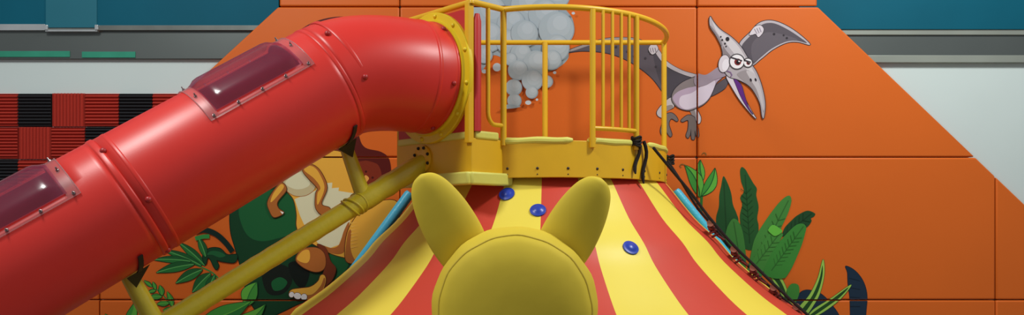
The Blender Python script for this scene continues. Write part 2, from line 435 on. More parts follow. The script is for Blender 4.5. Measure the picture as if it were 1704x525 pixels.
for (c, r) in (((174, 217), 11.5), ((222, 222), 6.6)):
    a = part('eye', pt, 44); q = T([c])[0]
    a.disc(q[0], q[1], r, (228, 222, 226), r, (74, 68, 72), 1.9)
    a.disc(q[0]+r*.12, q[1]+r*.05, r*.5, (120, 34, 36)); a.disc(q[0]+r*.16, q[1]+r*.1, r*.28, (24, 14, 16)); a.disc(q[0]+r*.34, q[1]-r*.08, r*.14, (240, 240, 240))
    a.stroke([(q[0]-r*.9, q[1]-r*.62), (q[0]+r*.75, q[1]-r*.1)], (60, 50, 56), 1.3)
    a.build('eye', pt)
# ---- brown dinosaur behind the slide
mu = Mural(); mu.base = WY-.0010
mu.poly([(480, 72), (508, 44), (545, 30), (582, 29), (604, 46), (612, 120), (594, 190), (598, 228), (608, 246), (634, 253), (648, 266), (650, 296), (636, 318), (600, 345), (548, 345), (520, 220), (492, 110)], (84, 22, 16), True)
mu.poly([(490, 80), (512, 52), (545, 38), (575, 36), (594, 60), (600, 120), (586, 190), (588, 262), (612, 268), (630, 276), (634, 300), (614, 324), (590, 335), (560, 330), (530, 220), (504, 110)], (122, 44, 24))
for p in ((609, 286), (603, 305), (620, 296), (596, 292)): mu.disc(*p, 1.9, (70, 18, 14))
mu.poly([(598, 310), (604, 300), (608, 292), (614, 297), (610, 304), (603, 316)], (224, 158, 74))
tag(mu.build('brown_dinosaur_mural'), 'dark brown dinosaur shape printed on the orange wall behind the red slide bend', 'mural')
# ---- green dinosaur low at left
gd = thing('green_dinosaur_mural', 'dark green dinosaur printed on the wall behind the yellow strut', 'mural', P(450, 420, WY))
T = tf(240, 360, 3.182)
a = part('body', gd, 0); a.base = WY-.0018
a.poly([(384, 350), (398, 326), (425, 312), (470, 308), (505, 318), (520, 360), (560, 420), (590, 425), (590, 450), (572, 476), (540, 494), (500, 505), (468, 520), (440, 530), (415, 500), (402, 450), (392, 415), (384, 385)], (18, 62, 36), True, (12, 34, 22), 1.3)
a.poly([(397, 352), (410, 330), (440, 318), (480, 318), (494, 350), (498, 385), (470, 395), (435, 402), (410, 390)], (26, 92, 50))
a.poly([(548, 424), (576, 430), (578, 446), (560, 470), (545, 480), (552, 450)], (26, 92, 50))
a.poly([(436, 455), (455, 440), (480, 446), (486, 470), (470, 490), (445, 488)], (20, 30, 24))
a.poly([(452, 470), (466, 462), (478, 470), (470, 482), (456, 484)], (24, 92, 50))
a.poly([(480, 440), (505, 436), (515, 455), (505, 480), (490, 470)], (14, 24, 20))
a.build('body', gd)
a = part('arm', gd, 22); a.base = WY-.0018
a.poly(T([(490, 205), (440, 205), (400, 172), (345, 172), (312, 205), (314, 240), (326, 255), (335, 222), (350, 230), (368, 268), (384, 284), (394, 262), (384, 235), (420, 242), (480, 245)]), (20, 64, 38), True, (10, 28, 20), 1.1)
a.poly(T([(430, 210), (400, 190), (355, 186), (330, 206), (360, 206), (400, 220)]), (30, 96, 54))
a.build('arm', gd)
a = part('tail', gd, 30); a.base = WY-.0018
a.stroke(catmull(T([(270, 82), (320, 74), (380, 96), (430, 140), (468, 190)]), 6, False), (16, 40, 34), 4.5)
a.stroke(catmull(T([(270, 120), (310, 110), (345, 108)]), 6, False), (50, 140, 66), 3.5)
a.build('tail', gd)
# ---- orange and cream dinosaur
od = thing('orange_dinosaur_mural', 'orange dinosaur with cream belly printed on the wall behind the yellow strut', 'mural', P(560, 400, WY))
T = tf(420, 240, 2.918)
DO = (90, 44, 18); OR = (226, 170, 62); OD = (168, 100, 44); CR = (216, 214, 176)
a = part('body', od, 0); a.base = WY-.0040
a.poly(T([(150, 180), (240, 110), (330, 40), (450, 50), (520, 190), (600, 285), (680, 275), (700, 330), (640, 450), (560, 560), (420, 545), (330, 505), (240, 450), (215, 400), (215, 340), (200, 270), (165, 225)]), OR, True, DO, 1.2)
a.poly(T([(205, 268), (310, 225), (340, 145), (362, 190), (388, 188), (386, 215), (420, 212), (418, 228), (495, 240), (470, 400), (440, 440), (420, 490), (380, 505), (320, 485), (250, 390), (230, 345)]), CR, False)
a.poly(T([(320, 485), (380, 505), (420, 490), (445, 420), (470, 380), (462, 470), (440, 530), (380, 530)]), OD)
a.poly(T([(150, 185), (240, 128), (305, 200), (270, 245), (210, 252), (165, 225)]), (196, 184, 140), True, OD, .9)
a.poly(T([(160, 185), (240, 135), (280, 190), (250, 216), (200, 218)]), CR)
a.build('body', od)
a = part('thigh', od, 16); a.base = WY-.0040
a.poly(T([(452, 560), (462, 430), (520, 335), (600, 285), (690, 275), (720, 330), (680, 420), (620, 520), (560, 590), (500, 580)]), OR, True, DO, 1.2)
a.poly(T([(452, 560), (462, 440), (480, 420), (476, 500), (496, 560), (540, 590), (500, 585)]), OD)
for k in range(8): a.stroke(T([(478, 385+k*17), (512, 380+k*17)]), (238, 190, 90), .8, False, True)
a.build('thigh', od)
a = part('arm', od, 30); a.base = WY-.0040
a.poly(T([(245, 130), (262, 100), (300, 105), (335, 140), (362, 212), (335, 290), (376, 312), (366, 350), (330, 340), (306, 305), (308, 240), (316, 215), (270, 165)]), OD, True, DO, 1.1)
a.poly(T([(252, 128), (266, 106), (298, 112), (326, 145), (350, 212), (324, 285), (314, 290), (316, 240), (330, 212), (300, 168)]), OR)
a.build('arm', od)
a = part('arm', od, 30); a.base = WY-.0040
a.poly(T([(140, 188), (165, 222), (122, 280), (126, 312), (152, 335), (106, 356), (82, 322), (74, 282), (100, 232)]), OD, True, DO, 1.1)
a.poly(T([(138, 196), (152, 212), (108, 268), (88, 282), (102, 240)]), OR)
a.poly(T([(134, 326), (152, 332), (146, 342)]), (235, 235, 225), False)
a.build('arm', od)
T = tf(420, 380, 3.621)
a = part('leg', od, 40); a.base = WY-.0040
a.poly(T([(390, 100), (440, 120), (470, 200), (502, 245), (482, 310), (445, 350), (430, 390), (400, 330), (432, 260), (436, 170)]), (112, 50, 26), True, DO, .8)
a.poly(T([(262, 188), (300, 130), (380, 118), (430, 150), (442, 210), (425, 252), (375, 264), (305, 236)]), OD, True, DO, 1.1)
a.poly(T([(268, 188), (300, 140), (340, 134), (346, 186), (322, 212)]), OR)
a.build('leg', od)
a = part('foot', od, 50); a.base = WY-.0040
a.poly(T([(222, 392), (240, 372), (290, 364), (350, 355), (395, 322), (412, 286), (436, 288), (440, 332), (404, 408), (340, 432), (290, 422), (240, 412)]), OR, True, DO, 1.1)
a.poly(T([(300, 405), (360, 400), (410, 350), (432, 300), (438, 332), (402, 406), (340, 430)]), OD)
a.build('foot', od)
for p, rx, ry in (((236, 402), 4.2, 4.6), ((272, 410), 6.2, 5.2), ((311, 416), 5.0, 5.2)):
    a = part('claw', od, 56); a.base = WY-.0040; q = T([p])[0]
    a.disc(q[0], q[1], rx, (226, 224, 220), ry, DO, .7, 20); a.build('claw', od)
# ---- plants at the left
G1 = (40, 112, 52); G2 = (30, 88, 44); G3 = (92, 168, 62); GO = (16, 54, 30); G4 = (62, 140, 56)
T = tf(240, 360, 3.182)
mu = Mural(); mu.base = WY-.0012
S = lambda *p: T(p)
mu.stroke(catmull(T([(205, 232), (280, 262), (360, 300), (400, 340)]), 6, False), (60, 130, 60), 1.2)
for b, t, w in [((320, 262), (178, 138), 13), ((300, 262), (100, 180), 12), ((245, 240), (50, 232), 11), ((262, 256), (66, 300), 15), ((305, 285), (168, 356), 16), ((350, 305), (256, 404), 18), ((372, 315), (330, 420), 14), ((325, 215), (285, 112), 12)]:
    bb, tt = T([b, t]); mu.leaf(bb, tt, w, G1, GO, (84, 160, 84), .03, G2)
mu.leaf(*T([(540, 475), (596, 352)]), 26, G3, GO, G1, -.08, G4)
mu.leaf(*T([(300, 560), (560, 455)]), 30, G4, GO, G3, .05, G1)
mu.leaf(*T([(420, 580), (640, 470)]), 26, G3, GO, G1, .15, G4)
tag(mu.build('fern_mural'), 'broad green fern fronds printed on the wall beside the dark green dinosaur', 'mural')
mu = Mural(); mu.base = WY-.0012
mu.stroke(catmull(T([(0, 340), (60, 385), (105, 425), (150, 490)]), 6, False), (50, 130, 60), 1.0)
for b, t, w in [((40, 375), (0, 345), 6), ((60, 390), (45, 350), 6), ((60, 395), (22, 404), 6), ((95, 420), (82, 368), 9), ((92, 428), (24, 432), 9), ((150, 480), (122, 402), 9), ((130, 462), (68, 468), 9), ((160, 500), (100, 500), 9)]:
    bb, tt = T([b, t]); mu.leaf(bb, tt, w, G4, GO, G3, .03)
tag(mu.build('sprig_mural'), 'small light green leafy sprig printed on the wall under the slide', 'mural')
mu = Mural(); mu.base = WY-.0012
T = tf(130, 400, 4.2)
mu.leaf(*T([(345, 560), (190, 520)]), 15, G1, GO, G3, -.2, G2)
mu.leaf(*T([(330, 580), (392, 440)]), 16, G4, GO, G3, .12, G3)
mu.leaf(*T([(330, 600), (250, 560)]), 14, G1, GO, G3, .05)
tag(mu.build('leaf_mural'), 'pair of curling green leaves printed on the wall at the foot of the slide', 'mural')
# ---- plants at the right
T = tf(1040, 200, 2.626)
mu = Mural(); mu.base = WY-.0012
mu.stroke(T([(336, 318), (334, 360), (332, 400)]), (44, 110, 44), 2.2)
mu.leaf(*T([(340, 262), (329, 176)]), 13, G4, GO, G2, -.06, G3)
mu.leaf(*T([(328, 335), (262, 198)]), 21, G4, GO, G2, .10, G3)
mu.leaf(*T([(338, 330), (393, 212)]), 18, G4, GO, G2, .10, G3)
mu.stroke(catmull(T([(268, 200), (250, 193), (240, 200), (246, 208)]), 5, False), (120, 90, 40), .7)
mu.stroke(catmull(T([(336, 150), (345, 143), (354, 148), (352, 156)]), 5, False), (120, 90, 40), .7)
tag(mu.build('sprout_mural'), 'light green three-leaf sprout printed on the wall above the right blue pole', 'mural')
bl = thing('banana_leaf_mural', 'cluster of big dark and mid green banana leaves printed on the right wall', 'mural', P(1270, 400, WY))
def bleaf(pts, c, vein, ribs, start, col2=None):
    a = part('leaf', bl, start); a.poly(pts, c, True)
    (bx, by), (tx, ty) = vein
    dx, dy = tx-bx, ty-by; l = math.hypot(dx, dy); nx, ny = -dy/l, dx/l
    vc = col2 or tuple(int(k*.8) for k in c)
    a.stroke([(bx, by), (bx+dx*.5, by+dy*.5), (tx, ty)], vc, 1.0)
    for k in range(ribs):
        t = .12+.7*k/ribs; px, py = bx+dx*t, by+dy*t
        w = 9
        for sg in (-1, 1):
            a.stroke([(px, py), (px+nx*sg*w+dx/l*8, py+ny*sg*w+dy/l*8)], vc, .45)
    a.build('leaf', bl)
bleaf(T([(430, 246), (448, 275), (464, 320), (472, 370), (488, 410), (496, 450), (480, 560), (430, 560), (405, 490), (398, 430), (410, 380), (412, 330), (420, 290)]), (34, 78, 42), T([(445, 540), (432, 270)]), 0, 0)
bleaf(T([(510, 206), (526, 216), (540, 240), (560, 275), (576, 300), (574, 330), (584, 380), (578, 430), (584, 470), (576, 560), (520, 560), (508, 480), (502, 420), (512, 370), (504, 340), (520, 310), (508, 270), (503, 225)]), (36, 82, 42), T([(545, 540), (525, 240)]), 8, 4)
T2 = tf(1180, 360, 3.183)
bleaf(T2([(390, 110), (398, 66), (440, 20), (470, -5), (520, -28), (560, -14), (556, 2), (540, 12), (542, 30), (516, 60), (480, 50), (430, 78)]), (32, 70, 40), T2([(395, 105), (545, -15)]), 5, 8)
bleaf([(1240, 470), (1247, 436), (1256, 398), (1275, 366), (1297, 337), (1312, 326), (1317, 334), (1312, 354), (1300, 380), (1290, 405), (1275, 440), (1262, 470)], (66, 128, 58), [(1252, 452), (1312, 334)], 7, 14)
bleaf(T2([(85, 112), (98, 55), (128, 14), (160, 36), (182, 105), (196, 230), (185, 290), (140, 230), (92, 150)]), (62, 122, 56), T2([(160, 210), (130, 30)]), 0, 20)
bleaf(T2([(225, 250), (262, 180), (320, 92), (370, 82), (388, 92), (386, 112), (340, 200), (300, 290), (250, 280)]), (66, 130, 58), T2([(250, 255), (375, 90)]), 5, 24)
bleaf(T2([(290, 300), (320, 220), (370, 140), (450, 56), (492, 40), (514, 58), (508, 95), (492, 150), (470, 205), (440, 272), (410, 320), (395, 330), (340, 330)]), (58, 128, 54), T2([(330, 290), (500, 55)]), 8, 30)
a = part('leaf', bl, 44); a.poly(T2([(314, 70), (338, 47), (375, 66), (387, 84), (350, 106), (320, 86)]), (96, 178, 66)); a.build('leaf', bl)
a = part('leaf', bl, 44); a.poly(T2([(452, 500), (424, 440), (412, 395), (436, 360), (472, 366), (478, 408), (460, 460)]), (62, 128, 54)); a.build('leaf', bl)
mu = Mural(); mu.base = WY-.0026
DG = (34, 72, 34); LG2 = (150, 192, 84)
mu.poly(T2([(235, 258), (300, 262), (368, 308), (412, 388), (430, 475), (408, 475), (384, 420), (340, 345), (290, 290)]), LG2, True, DG, .6)
mu.poly(T2([(262, 266), (310, 276), (366, 326), (402, 395), (420, 470), (412, 470), (390, 410), (344, 336)]), DG)
mu.poly(T2([(603, 230), (611, 300), (592, 395), (562, 460), (505, 535), (470, 495), (530, 420), (575, 330)]), LG2, True, DG, .6)
mu.poly(T2([(600, 262), (600, 320), (578, 400), (545, 460), (500, 520), (486, 505), (545, 425), (584, 335)]), DG)
mu.poly(T2([(752, 364), (706, 430), (640, 486), (570, 530), (500, 560), (530, 520), (560, 490), (640, 440)]), LG2, True, DG, .6)
mu.poly(T2([(738, 378), (694, 430), (630, 478), (560, 525), (520, 540), (560, 505), (640, 450)]), DG)
tag(mu.build('striped_leaf_mural'), 'long pointed leaves with pale edges printed low on the right wall', 'mural')
mu = Mural(); mu.base = WY-.0010
NV = (28, 46, 66)
mu.poly(T2([(724, 266), (772, 290), (815, 345), (836, 420), (830, 520), (822, 640), (752, 640), (748, 520), (746, 440), (736, 360), (733, 300)]), NV, True, (20, 28, 40), .8)
for k in range(4): mu.stroke(T2([(742+k*2, 330+k*50), (800, 345+k*45)]), (20, 34, 50), .8)
mu.poly(T2([(458, 470), (470, 425), (496, 398), (535, 394), (590, 412), (640, 460), (690, 540), (640, 600), (540, 600), (480, 530)]), NV, True, (20, 28, 40), .8)
tag(mu.build('navy_tail_mural'), 'dark navy curved tail shape printed low on the right of the orange wall', 'mural')
# ------------------------------------------------------------------ the play tower
RC = Vector((.27, 6.75, 0)); RA, RB = .95, 1.10
ZF = 2.05; ZB = 1.80; ZR = CAMZ + 1.446
def arc(phi, k=1.0, dr=0.0):      # 0 = front, +90 = right end
    a = R_(phi); return Vector((RC.x + (RA*k+dr)*math.sin(a), RC.y - (RB*k+dr)*math.cos(a), 0))
K = Vector((-.264, 5.516, 0)); J = Vector((-.065, 5.719, 0)); Lc = Vector((-.843, 6.15, 0))
fn = Vector((-(Lc-K).y, (Lc-K).x, 0)).normalized(); 
if fn.y > 0: fn = -fn
B1 = Vector((.05, 6.62, 0)); B2 = Vector((-.30, 6.72, 0))
tw = thing('play_tower', 'yellow railed round platform of the play tower with square slide entry', 'play tower', (RC.x, 6.4, ZB))
# deck
m = MB(); m.prism([arc(a, .985) for a in range(-90, 91, 6)], ZF-.06, ZF-.02); m.build('deck', M['ring'], tw, False)
# curved skirt
m = MB(); v = []; f = []
A = [a for a in range(-48, 91, 3)]; n = len(A)
for a in A:
    for (dr, z) in ((0, ZB), (0, ZF), (-.03, ZF), (-.03, ZB)):
        p = arc(a, 1, dr); v.append((p.x, p.y, z))
for i in range(n-1):
    for k in range(4): f.append((i*4+k, i*4+(k+1) % 4, i*4+4+(k+1) % 4, i*4+4+k))
f += [(0, 1, 2, 3), tuple((n-1)*4+k for k in range(4))]
m.add(v, f); m.build('curved_skirt', M['yellow'], tw, True, bevel=.004)
for a in (-31, -18.5, -6, 6.5, 19, 31.5, 45, 59, 74):
    m = MB(); p = arc(a); nn = Vector((math.sin(R_(a)), -math.cos(R_(a)), 0))
    m.dome(Vector((p.x, p.y, ZB+.062)), nn, .010, .006, 10)
    m.build('bolt', M['bolt'], tw)
    m = MB(); m.dome(Vector((p.x, p.y, ZB+.022)), nn, .005, .003, 8); m.build('small_bolt', M['bolt'], tw)
# soft pads on the skirt's rim
def rim_pad(a0, a1, r=.024, zz=ZF):
    m = MB(); N = max(6, int((a1-a0)/2)); pts = []; rads = []
    for i in range(N+1):
        a = a0+(a1-a0)*i/N; p = arc(a, 1, -.012)
        pts.append(Vector((p.x, p.y, zz+.002*math.sin(i*.8)))); rads.append(r*(1+.05*math.sin(i*.9+a0)) if 0 < i < N else r*.6)
    m.sweep(pts, r, 10, False, 0, rads); m.build('rim_pad', M['pad'], tw)
rim_pad(-27, 8.5); rim_pad(15, 41); rim_pad(48, 88)
# square slide entry
m = MB(); m.prism([K, J, B1, B2, Lc], ZB+.02, ZF+.005); m.build('entry_box', M['yellow'], tw, False, bevel=.006)
Kd = Vector((0, 0, 1))
def along(a, b, t): return a + (b-a)*t
def box_pad(name, a, b, z0, z1, out, mt, bev=.014):
    d = (b-a).normalized(); nn = Vector((d.y, -d.x, 0))
    if nn.y > 0: nn = -nn
    m = MB()
    m.slab([Vector((p.x, p.y, z)) - nn*.03 for p, z in ((a, z0), (b, z0), (b, z1), (a, z1))], nn, .03+out)
    return m.build(name, mt, tw, True, bevel=bev, bseg=3)
box_pad('sill_pad', along(K, Lc, .05), along(K, Lc, .44), ZF, ZF+.05, .012, M['pad'])
box_pad('sill_pad', along(K, Lc, .58), along(K, Lc, .97), ZF, ZF+.05, .012, M['pad'])
box_pad('sill_pad', along(K, J, .12), along(K, J, .86), ZF, ZF+.055, .012, M['pad'])
box_pad('skirt_pad', K+Vector((0, -.03, 0)), along(K, Lc, .98), ZB-.055, ZB+.03, .035, M['pad'])
box_pad('skirt_pad', K+Vector((-.02, -.02, 0)), J+Vector((.05, .05, 0)), ZB-.055, ZB+.03, .035, M['pad'])
# red panel with the round slide hole
FC = Vector((-.552, 5.831, 2.492)); fd = (Lc-K).normalized()
m = MB(); hw = .40; zt, zb = ZR-.035, ZF+.045
rect = []; circ = []; N = 48; rr = .375
for k in range(N):
    a = 2*math.pi*k/N; c, s = math.cos(a), math.sin(a)
    circ.append(FC + fd*rr*c + Kd*rr*s)
    sx = hw/abs(c) if abs(c) > 1e-6 else 1e9
    lim = (zt-FC.z) if s > 0 else (FC.z-zb); sy = lim/abs(s) if abs(s) > 1e-6 else 1e9
    q = min(sx, sy); rect.append(FC + fd*q*c + Kd*q*s)
v = []; 
for off in (-.03, 0.004):
    v += [p+fn*off for p in circ] + [p+fn*off for p in rect]
f = []
for k in range(N):
    k2 = (k+1) % N
    f += [(k, k2, N+k2, N+k), (2*N+k, 2*N+k2, 3*N+k2, 3*N+k), (k, k2, 2*N+k2, 2*N+k), (N+k, N+k2, 3*N+k2, 3*N+k)]
m.add(v, f); m.build('slide_panel', M['redpanel'], tw, False)
m = MB(); e = along(K, J, .17)
m.sweep([Vector((e.x, e.y, ZF+.05)), Vector((e.x, e.y, ZR-.12)), Vector((e.x, e.y, ZR-.07))], .027, 14, False, 0, [.027, .027, .016]); m.build('red_post_pad', M['redpanel'], tw)
# railings
rail = MB(); RR = .020
V = lambda p, z: Vector((p.x, p.y, z))
A0 = -20.2
frontarc = [V(arc(A0 + (90-A0)*i/48), ZR) for i in range(49)]
Jp = V(arc(A0), ZR)
rail.sweep([V(K, ZR), Jp], RR, 14)
rail.sweep([V(K, ZR), V(along(K, Lc, .5), ZR), V(Lc, ZR)], RR, 14)
rail.sweep(frontarc + [V(arc(90), ZR)+Vector((-.015, .03, 0))], RR, 14)
rail.sweep([V(arc(90), ZR)+Vector((0, .02, 0)), V(RC, ZR)+Vector((-.9, .02, 0))], RR, 14)
rail.sweep([V(Lc, ZR), V(RC, ZR)+Vector((-.95, .02, 0))], RR, 14)
for p in (V(K, ZR), Jp, V(Lc, ZR)): rail.dome(p-Vector((0, 0, .0)), (0, 0, 1), RR, RR, 12)
rail.build('top_rail', M['yellow'], tw)
def post(p, z0, z1, r, name='post'):
    m = MB(); m.sweep([V(p, z0), V(p, (z0+z1)/2), V(p, z1)], r, 14); return m.build(name, M['yellow'], tw)
m = MB(); kd = (along(K, Lc, .03)-K)
m.prism([K+fn*.022, K+fn*.022+fd*.05, K+fd*.05-fn*.02, K-fn*.02], ZF-.03, ZR)
m.build('corner_post', M['yellow'], tw, False, bevel=.006)
post(arc(A0), ZB+.22, ZR, .021)
post(V(RC, 0)+Vector((-.005, 0, 0)), ZF-.02, ZR, .022)
post(arc(90), ZF-.05, ZR, .021)
post(Lc-fn*.03, ZB+.03, ZR, .022)
AP, AQ = 16.6, 38.5
for a in (AP, AQ):
    p = arc(a, 1, .012); post(p, ZF-.045, ZR, .020)
m = MB(); nn = (arc(AP, 1, .05)-arc(AP)).normalized(); td = Vector((nn.y, -nn.x, 0)); p = arc(AP, 1, .0)
m.slab([V(p, ZF+.02)+td*.03, V(p, ZF+.02)-td*.03, V(p, ZF-.035)-td*.012, V(p, ZF-.035)+td*.012], nn, .014); m.build('post_bracket', M['yellow'], tw, False, bevel=.003)
zl = ZF+.085
m = MB(); m.sweep([V(arc(AP+(AQ-AP)*i/10, 1, .012), zl) for i in range(11)], .016, 12); m.build('lower_rail', M['yellow'], tw)
for a in (21.2, 25.6, 30.0, 34.2):
    post(arc(a, 1, .012), zl, ZR, .012, 'baluster')
# looped bar beside the entry
p = along(K, J, .52); q = V(arc(A0), 0); zz = ZF+.105
m = MB(); d = (q-p); d.z = 0
m.sweep([V(p, ZR), V(p, ZR-.3), V(p, zz+.08)] + [V(p + d*(.45*(1-math.cos(R_(t)))), zz+.08-.08*math.sin(R_(t))) for t in range(15, 91, 15)] + [V(q, zz)], .015, 12); m.build('looped_bar', M['yellow'], tw)
# ------------------------------------------------------------------ striped climbing cone
cp = []
for w, py in ((196, 300), (204, 312), (246, 364), (284, 400), (311, 431), (366, 479), (410, 511), (426, 525)):
    al = math.atan(w/F); r = RC.y*math.sin(al)/1.0; Yt = RC.y - r*math.sin(al)
    cp.append((r, CAMZ+(HY-py)/F*Yt))
cp[0] = (.935, ZB+.005)
cp += [(2.10, .62), (2.24, .35), (2.32, .12), (2.34, .0)]
prof = catmull(cp, 5, False)
CB = 1.06
def cone_pt(phi, r, z): return Vector((RC.x + r*math.sin(R_(phi)), RC.y - r*CB*math.cos(R_(phi)), z))
bounds = [-90, -79, -64, -49, -34, -19, -4, 11, 26, 41, 56, 71, 90]
v = []; f = []; fm = []
angs = []; cols = []
for i in range(len(bounds)-1):
    n = 6
    for k in range(n):
        angs.append(bounds[i]+(bounds[i+1]-bounds[i])*k/n); cols.append((i+0) % 2)
angs.append(bounds[-1]); na = len(angs); npf = len(prof)
for (r, z) in prof:
    for a in angs: v.append(cone_pt(a, r, z))
stripe_red = {-4, 26, 56, -34, -64, -90}
for i in range(npf-1):
    for k in range(na-1):
        f.append((i*na+k, i*na+k+1, (i+1)*na+k+1, (i+1)*na+k))
        b = max(x for x in bounds if x <= angs[k]+1e-6); fm.append(1 if b in stripe_red else 0)
cone = mesh_obj('striped_cone', v, f, [M['cone_y'], M['cone_r']], None, True, fm)
tag(cone, 'flared climbing cone with red and yellow stripes under the round platform', 'climbing cone')
for (px, py) in ((845, 321), (895, 350), (1047, 412)):
    best = None
    for i in range(npf):
        for a in range(-80, 80):
            p = cone_pt(a, *prof[i]); s = ((p.x/p.y*F+CX-px)**2 + (HY-(p.z-CAMZ)/p.y*F-py)**2)
            if best is None or s < best[0]: best = (s, i, a)
    i, a = best[1], best[2]; p = cone_pt(a, *prof[i])
    t1_ = cone_pt(a+1, *prof[i])-p; t2_ = cone_pt(a, *prof[min(i+1, npf-1)])-p
    nn = t1_.cross(t2_).normalized()
    if nn.y > 0: nn = -nn
    m = MB(); m.dome(p+nn*.004, nn, .040, .020, 20, 4, 0, lip=1); m.build('climbing_knob', M['blue'], cone)
# ------------------------------------------------------------------ red tube slide
SR = .38
J1 = P(547, 140, 5.45); J2 = P(190, 344, 4.85)
sd = (J2-J1).normalized(); SL = (J2-J1).length
sl = thing('tube_slide', 'red enclosed tube slide running down to the left from the tower', 'slide', (J2.x, J2.y, .4))
def frame(a):
    u = (Vector((0, 0, 1)) - a*a.z).normalized(); return u, u.cross(a)
def slide_pt(s, phi, dr=0.0):
    u, w = frame(sd); c = J1 + sd*s
    return c + (u*math.cos(R_(phi)) + w*math.sin(R_(phi)))*(SR+dr)
def nrm(phi):
    u, w = frame(sd); return u*math.cos(R_(phi)) + w*math.sin(R_(phi))
def shell(name, s0, s1, hole=None, lip0=False):
    ss = [s0, s0+.05] + [s0+(s1-s0)*k/16 for k in range(1, 17)]
    ph = [k*5 for k in range(72)]
    if hole:
        h0, h1, p0, p1 = hole; ss += [h0, h1]
    ss = sorted(set(round(x, 4) for x in ss)); v = []; f = []
    for s in ss:
        for p in ph:
            v.append(slide_pt(s, p))
    n = len(ph)
    for i in range(len(ss)-1):
        sm = (ss[i]+ss[i+1])/2
        for k in range(n):
            pm = ph[k]+2.5
            if pm > 180: pm -= 360
            if hole and h0 < sm < h1 and p0 < pm < p1: continue
            f.append((i*n+k, i*n+(k+1) % n, (i+1)*n+(k+1) % n, (i+1)*n+k))
    o = mesh_obj(name, v, f, M['slide'], sl, True)
    so = o.modifiers.new('wall', 'SOLIDIFY'); so.thickness = .012; so.offset = -1
    return o
P0, P1 = -20, 60
shell('tube_section', .004, 1.405, (.20, .765, P0, P1))
shell('tube_section', 1.415, 3.6, (1.68, 2.32, P0, P1))
# the bend from the tower
d0 = fn.copy(); p0 = FC + fn*.03
H = .95*(J1-p0).length
bp = []
NB = 28
for i in range(NB+1):
    t = i/NB; h00 = 2*t**3-3*t*t+1; h10 = t**3-2*t*t+t; h01 = -2*t**3+3*t*t; h11 = t**3-t*t
    bp.append(p0*h00 + d0*H*h10 + J1*h01 + sd*H*h11)
bt = [d0] + [(bp[i+1]-bp[i-1]).normalized() for i in range(1, NB)] + [sd]
def bend_ring(i, phi, dr=0):
    u, w = frame(bt[i]); return bp[i] + (u*math.cos(R_(phi))+w*math.sin(R_(phi)))*(SR+dr)
v = []; f = []
for i in range(NB+1):
    for k in range(72): v.append(bend_ring(i, k*5))
for i in range(NB):
    for k in range(72): f.append((i*72+k, i*72+(k+1) % 72, (i+1)*72+(k+1) % 72, (i+1)*72+k))
o = mesh_obj('tube_bend', v, f, M['slide'], sl, True); so = o.modifiers.new('wall', 'SOLIDIFY'); so.thickness = .012; so.offset = -1
# raised collars at the joints
def collar(c, a, lo, hi, dr, name='joint_collar'):
    u, w = frame(a); v = []; f = []
    prof = [(lo-.012, -.002), (lo-.006, dr*.8), (lo, dr), (hi, dr), (hi+.006, dr*.8), (hi+.012, -.002)]
    for (s, d) in prof:
        for k in range(72):
            an = R_(k*5); v.append(c + a*s + (u*math.cos(an)+w*math.sin(an))*(SR+d))
    for i in range(len(prof)-1):
        for k in range(72): f.append((i*72+k, i*72+(k+1) % 72, (i+1)*72+(k+1) % 72, (i+1)*72+k))
    return mesh_obj(name, v, f, M['slide'], sl, True)
collar(J1, sd, -.115, -.108, .002)
collar(J1, sd, .006, .016, .004)
collar(J1+sd*SL, sd, -.165, -.158, .003)
collar(J1+sd*SL, sd, -.094, -.074, .007)
collar(p0, fn, .03, .035, .004)
i_ = 5
collar(bp[i_], bt[i_], -.006, .002, .004)
def bolt_on(phi, s, r=.017, h=.016, mt='slide_dark', dr=.004):
    m = MB(); m.dome(slide_pt(s, phi, dr), nrm(phi), r, h, 12); return m.build('bolt', M[mt], sl)
for s, p in ((-.071, 45), (-.10, 100), (-.087, 172), (-.07, -20), (1.39, 41), (1.352, 98), (1.40, 160), (1.39, -20)): bolt_on(p, s, .019, .016, 'slide_dark')
for p in (40, 103, 160):
    m = MB(); m.dome(bend_ring(2, p, .004), bend_ring(2, p, 1)-bp[2], .017, .015, 12); m.build('bolt', M['slide_dark'], sl)
# yellow mounting ring on the tower face
m = MB(); v = []; f = []; N = 72
prof_r = [(.378, .004), (.378, .05), (.392, .05), (.40, .035), (.445, .032), (.450, .026), (.450, .004)]
for (r, h) in prof_r:
    for k in range(N):
        a = 2*math.pi*k/N; v.append(FC + fn*h + fd*r*math.cos(a) + Kd*r*math.sin(a))
for i in range(len(prof_r)-1):
    for k in range(N): f.append((i*N+k, i*N+(k+1) % N, (i+1)*N+(k+1) % N, (i+1)*N+k))
m.add(v, f); ring = m.build('mounting_ring', M['ring'], sl); ring['label'] = 'yellow ring fixing the tube to the tower'
for k in range(12):
    a = 2*math.pi*(k+.35)/12
    m = MB(); m.dome(FC+fn*.034+fd*.422*math.cos(a)+Kd*.422*math.sin(a), fn, .016, .015, 12); b = m.build('bolt', M['ring'], ring)
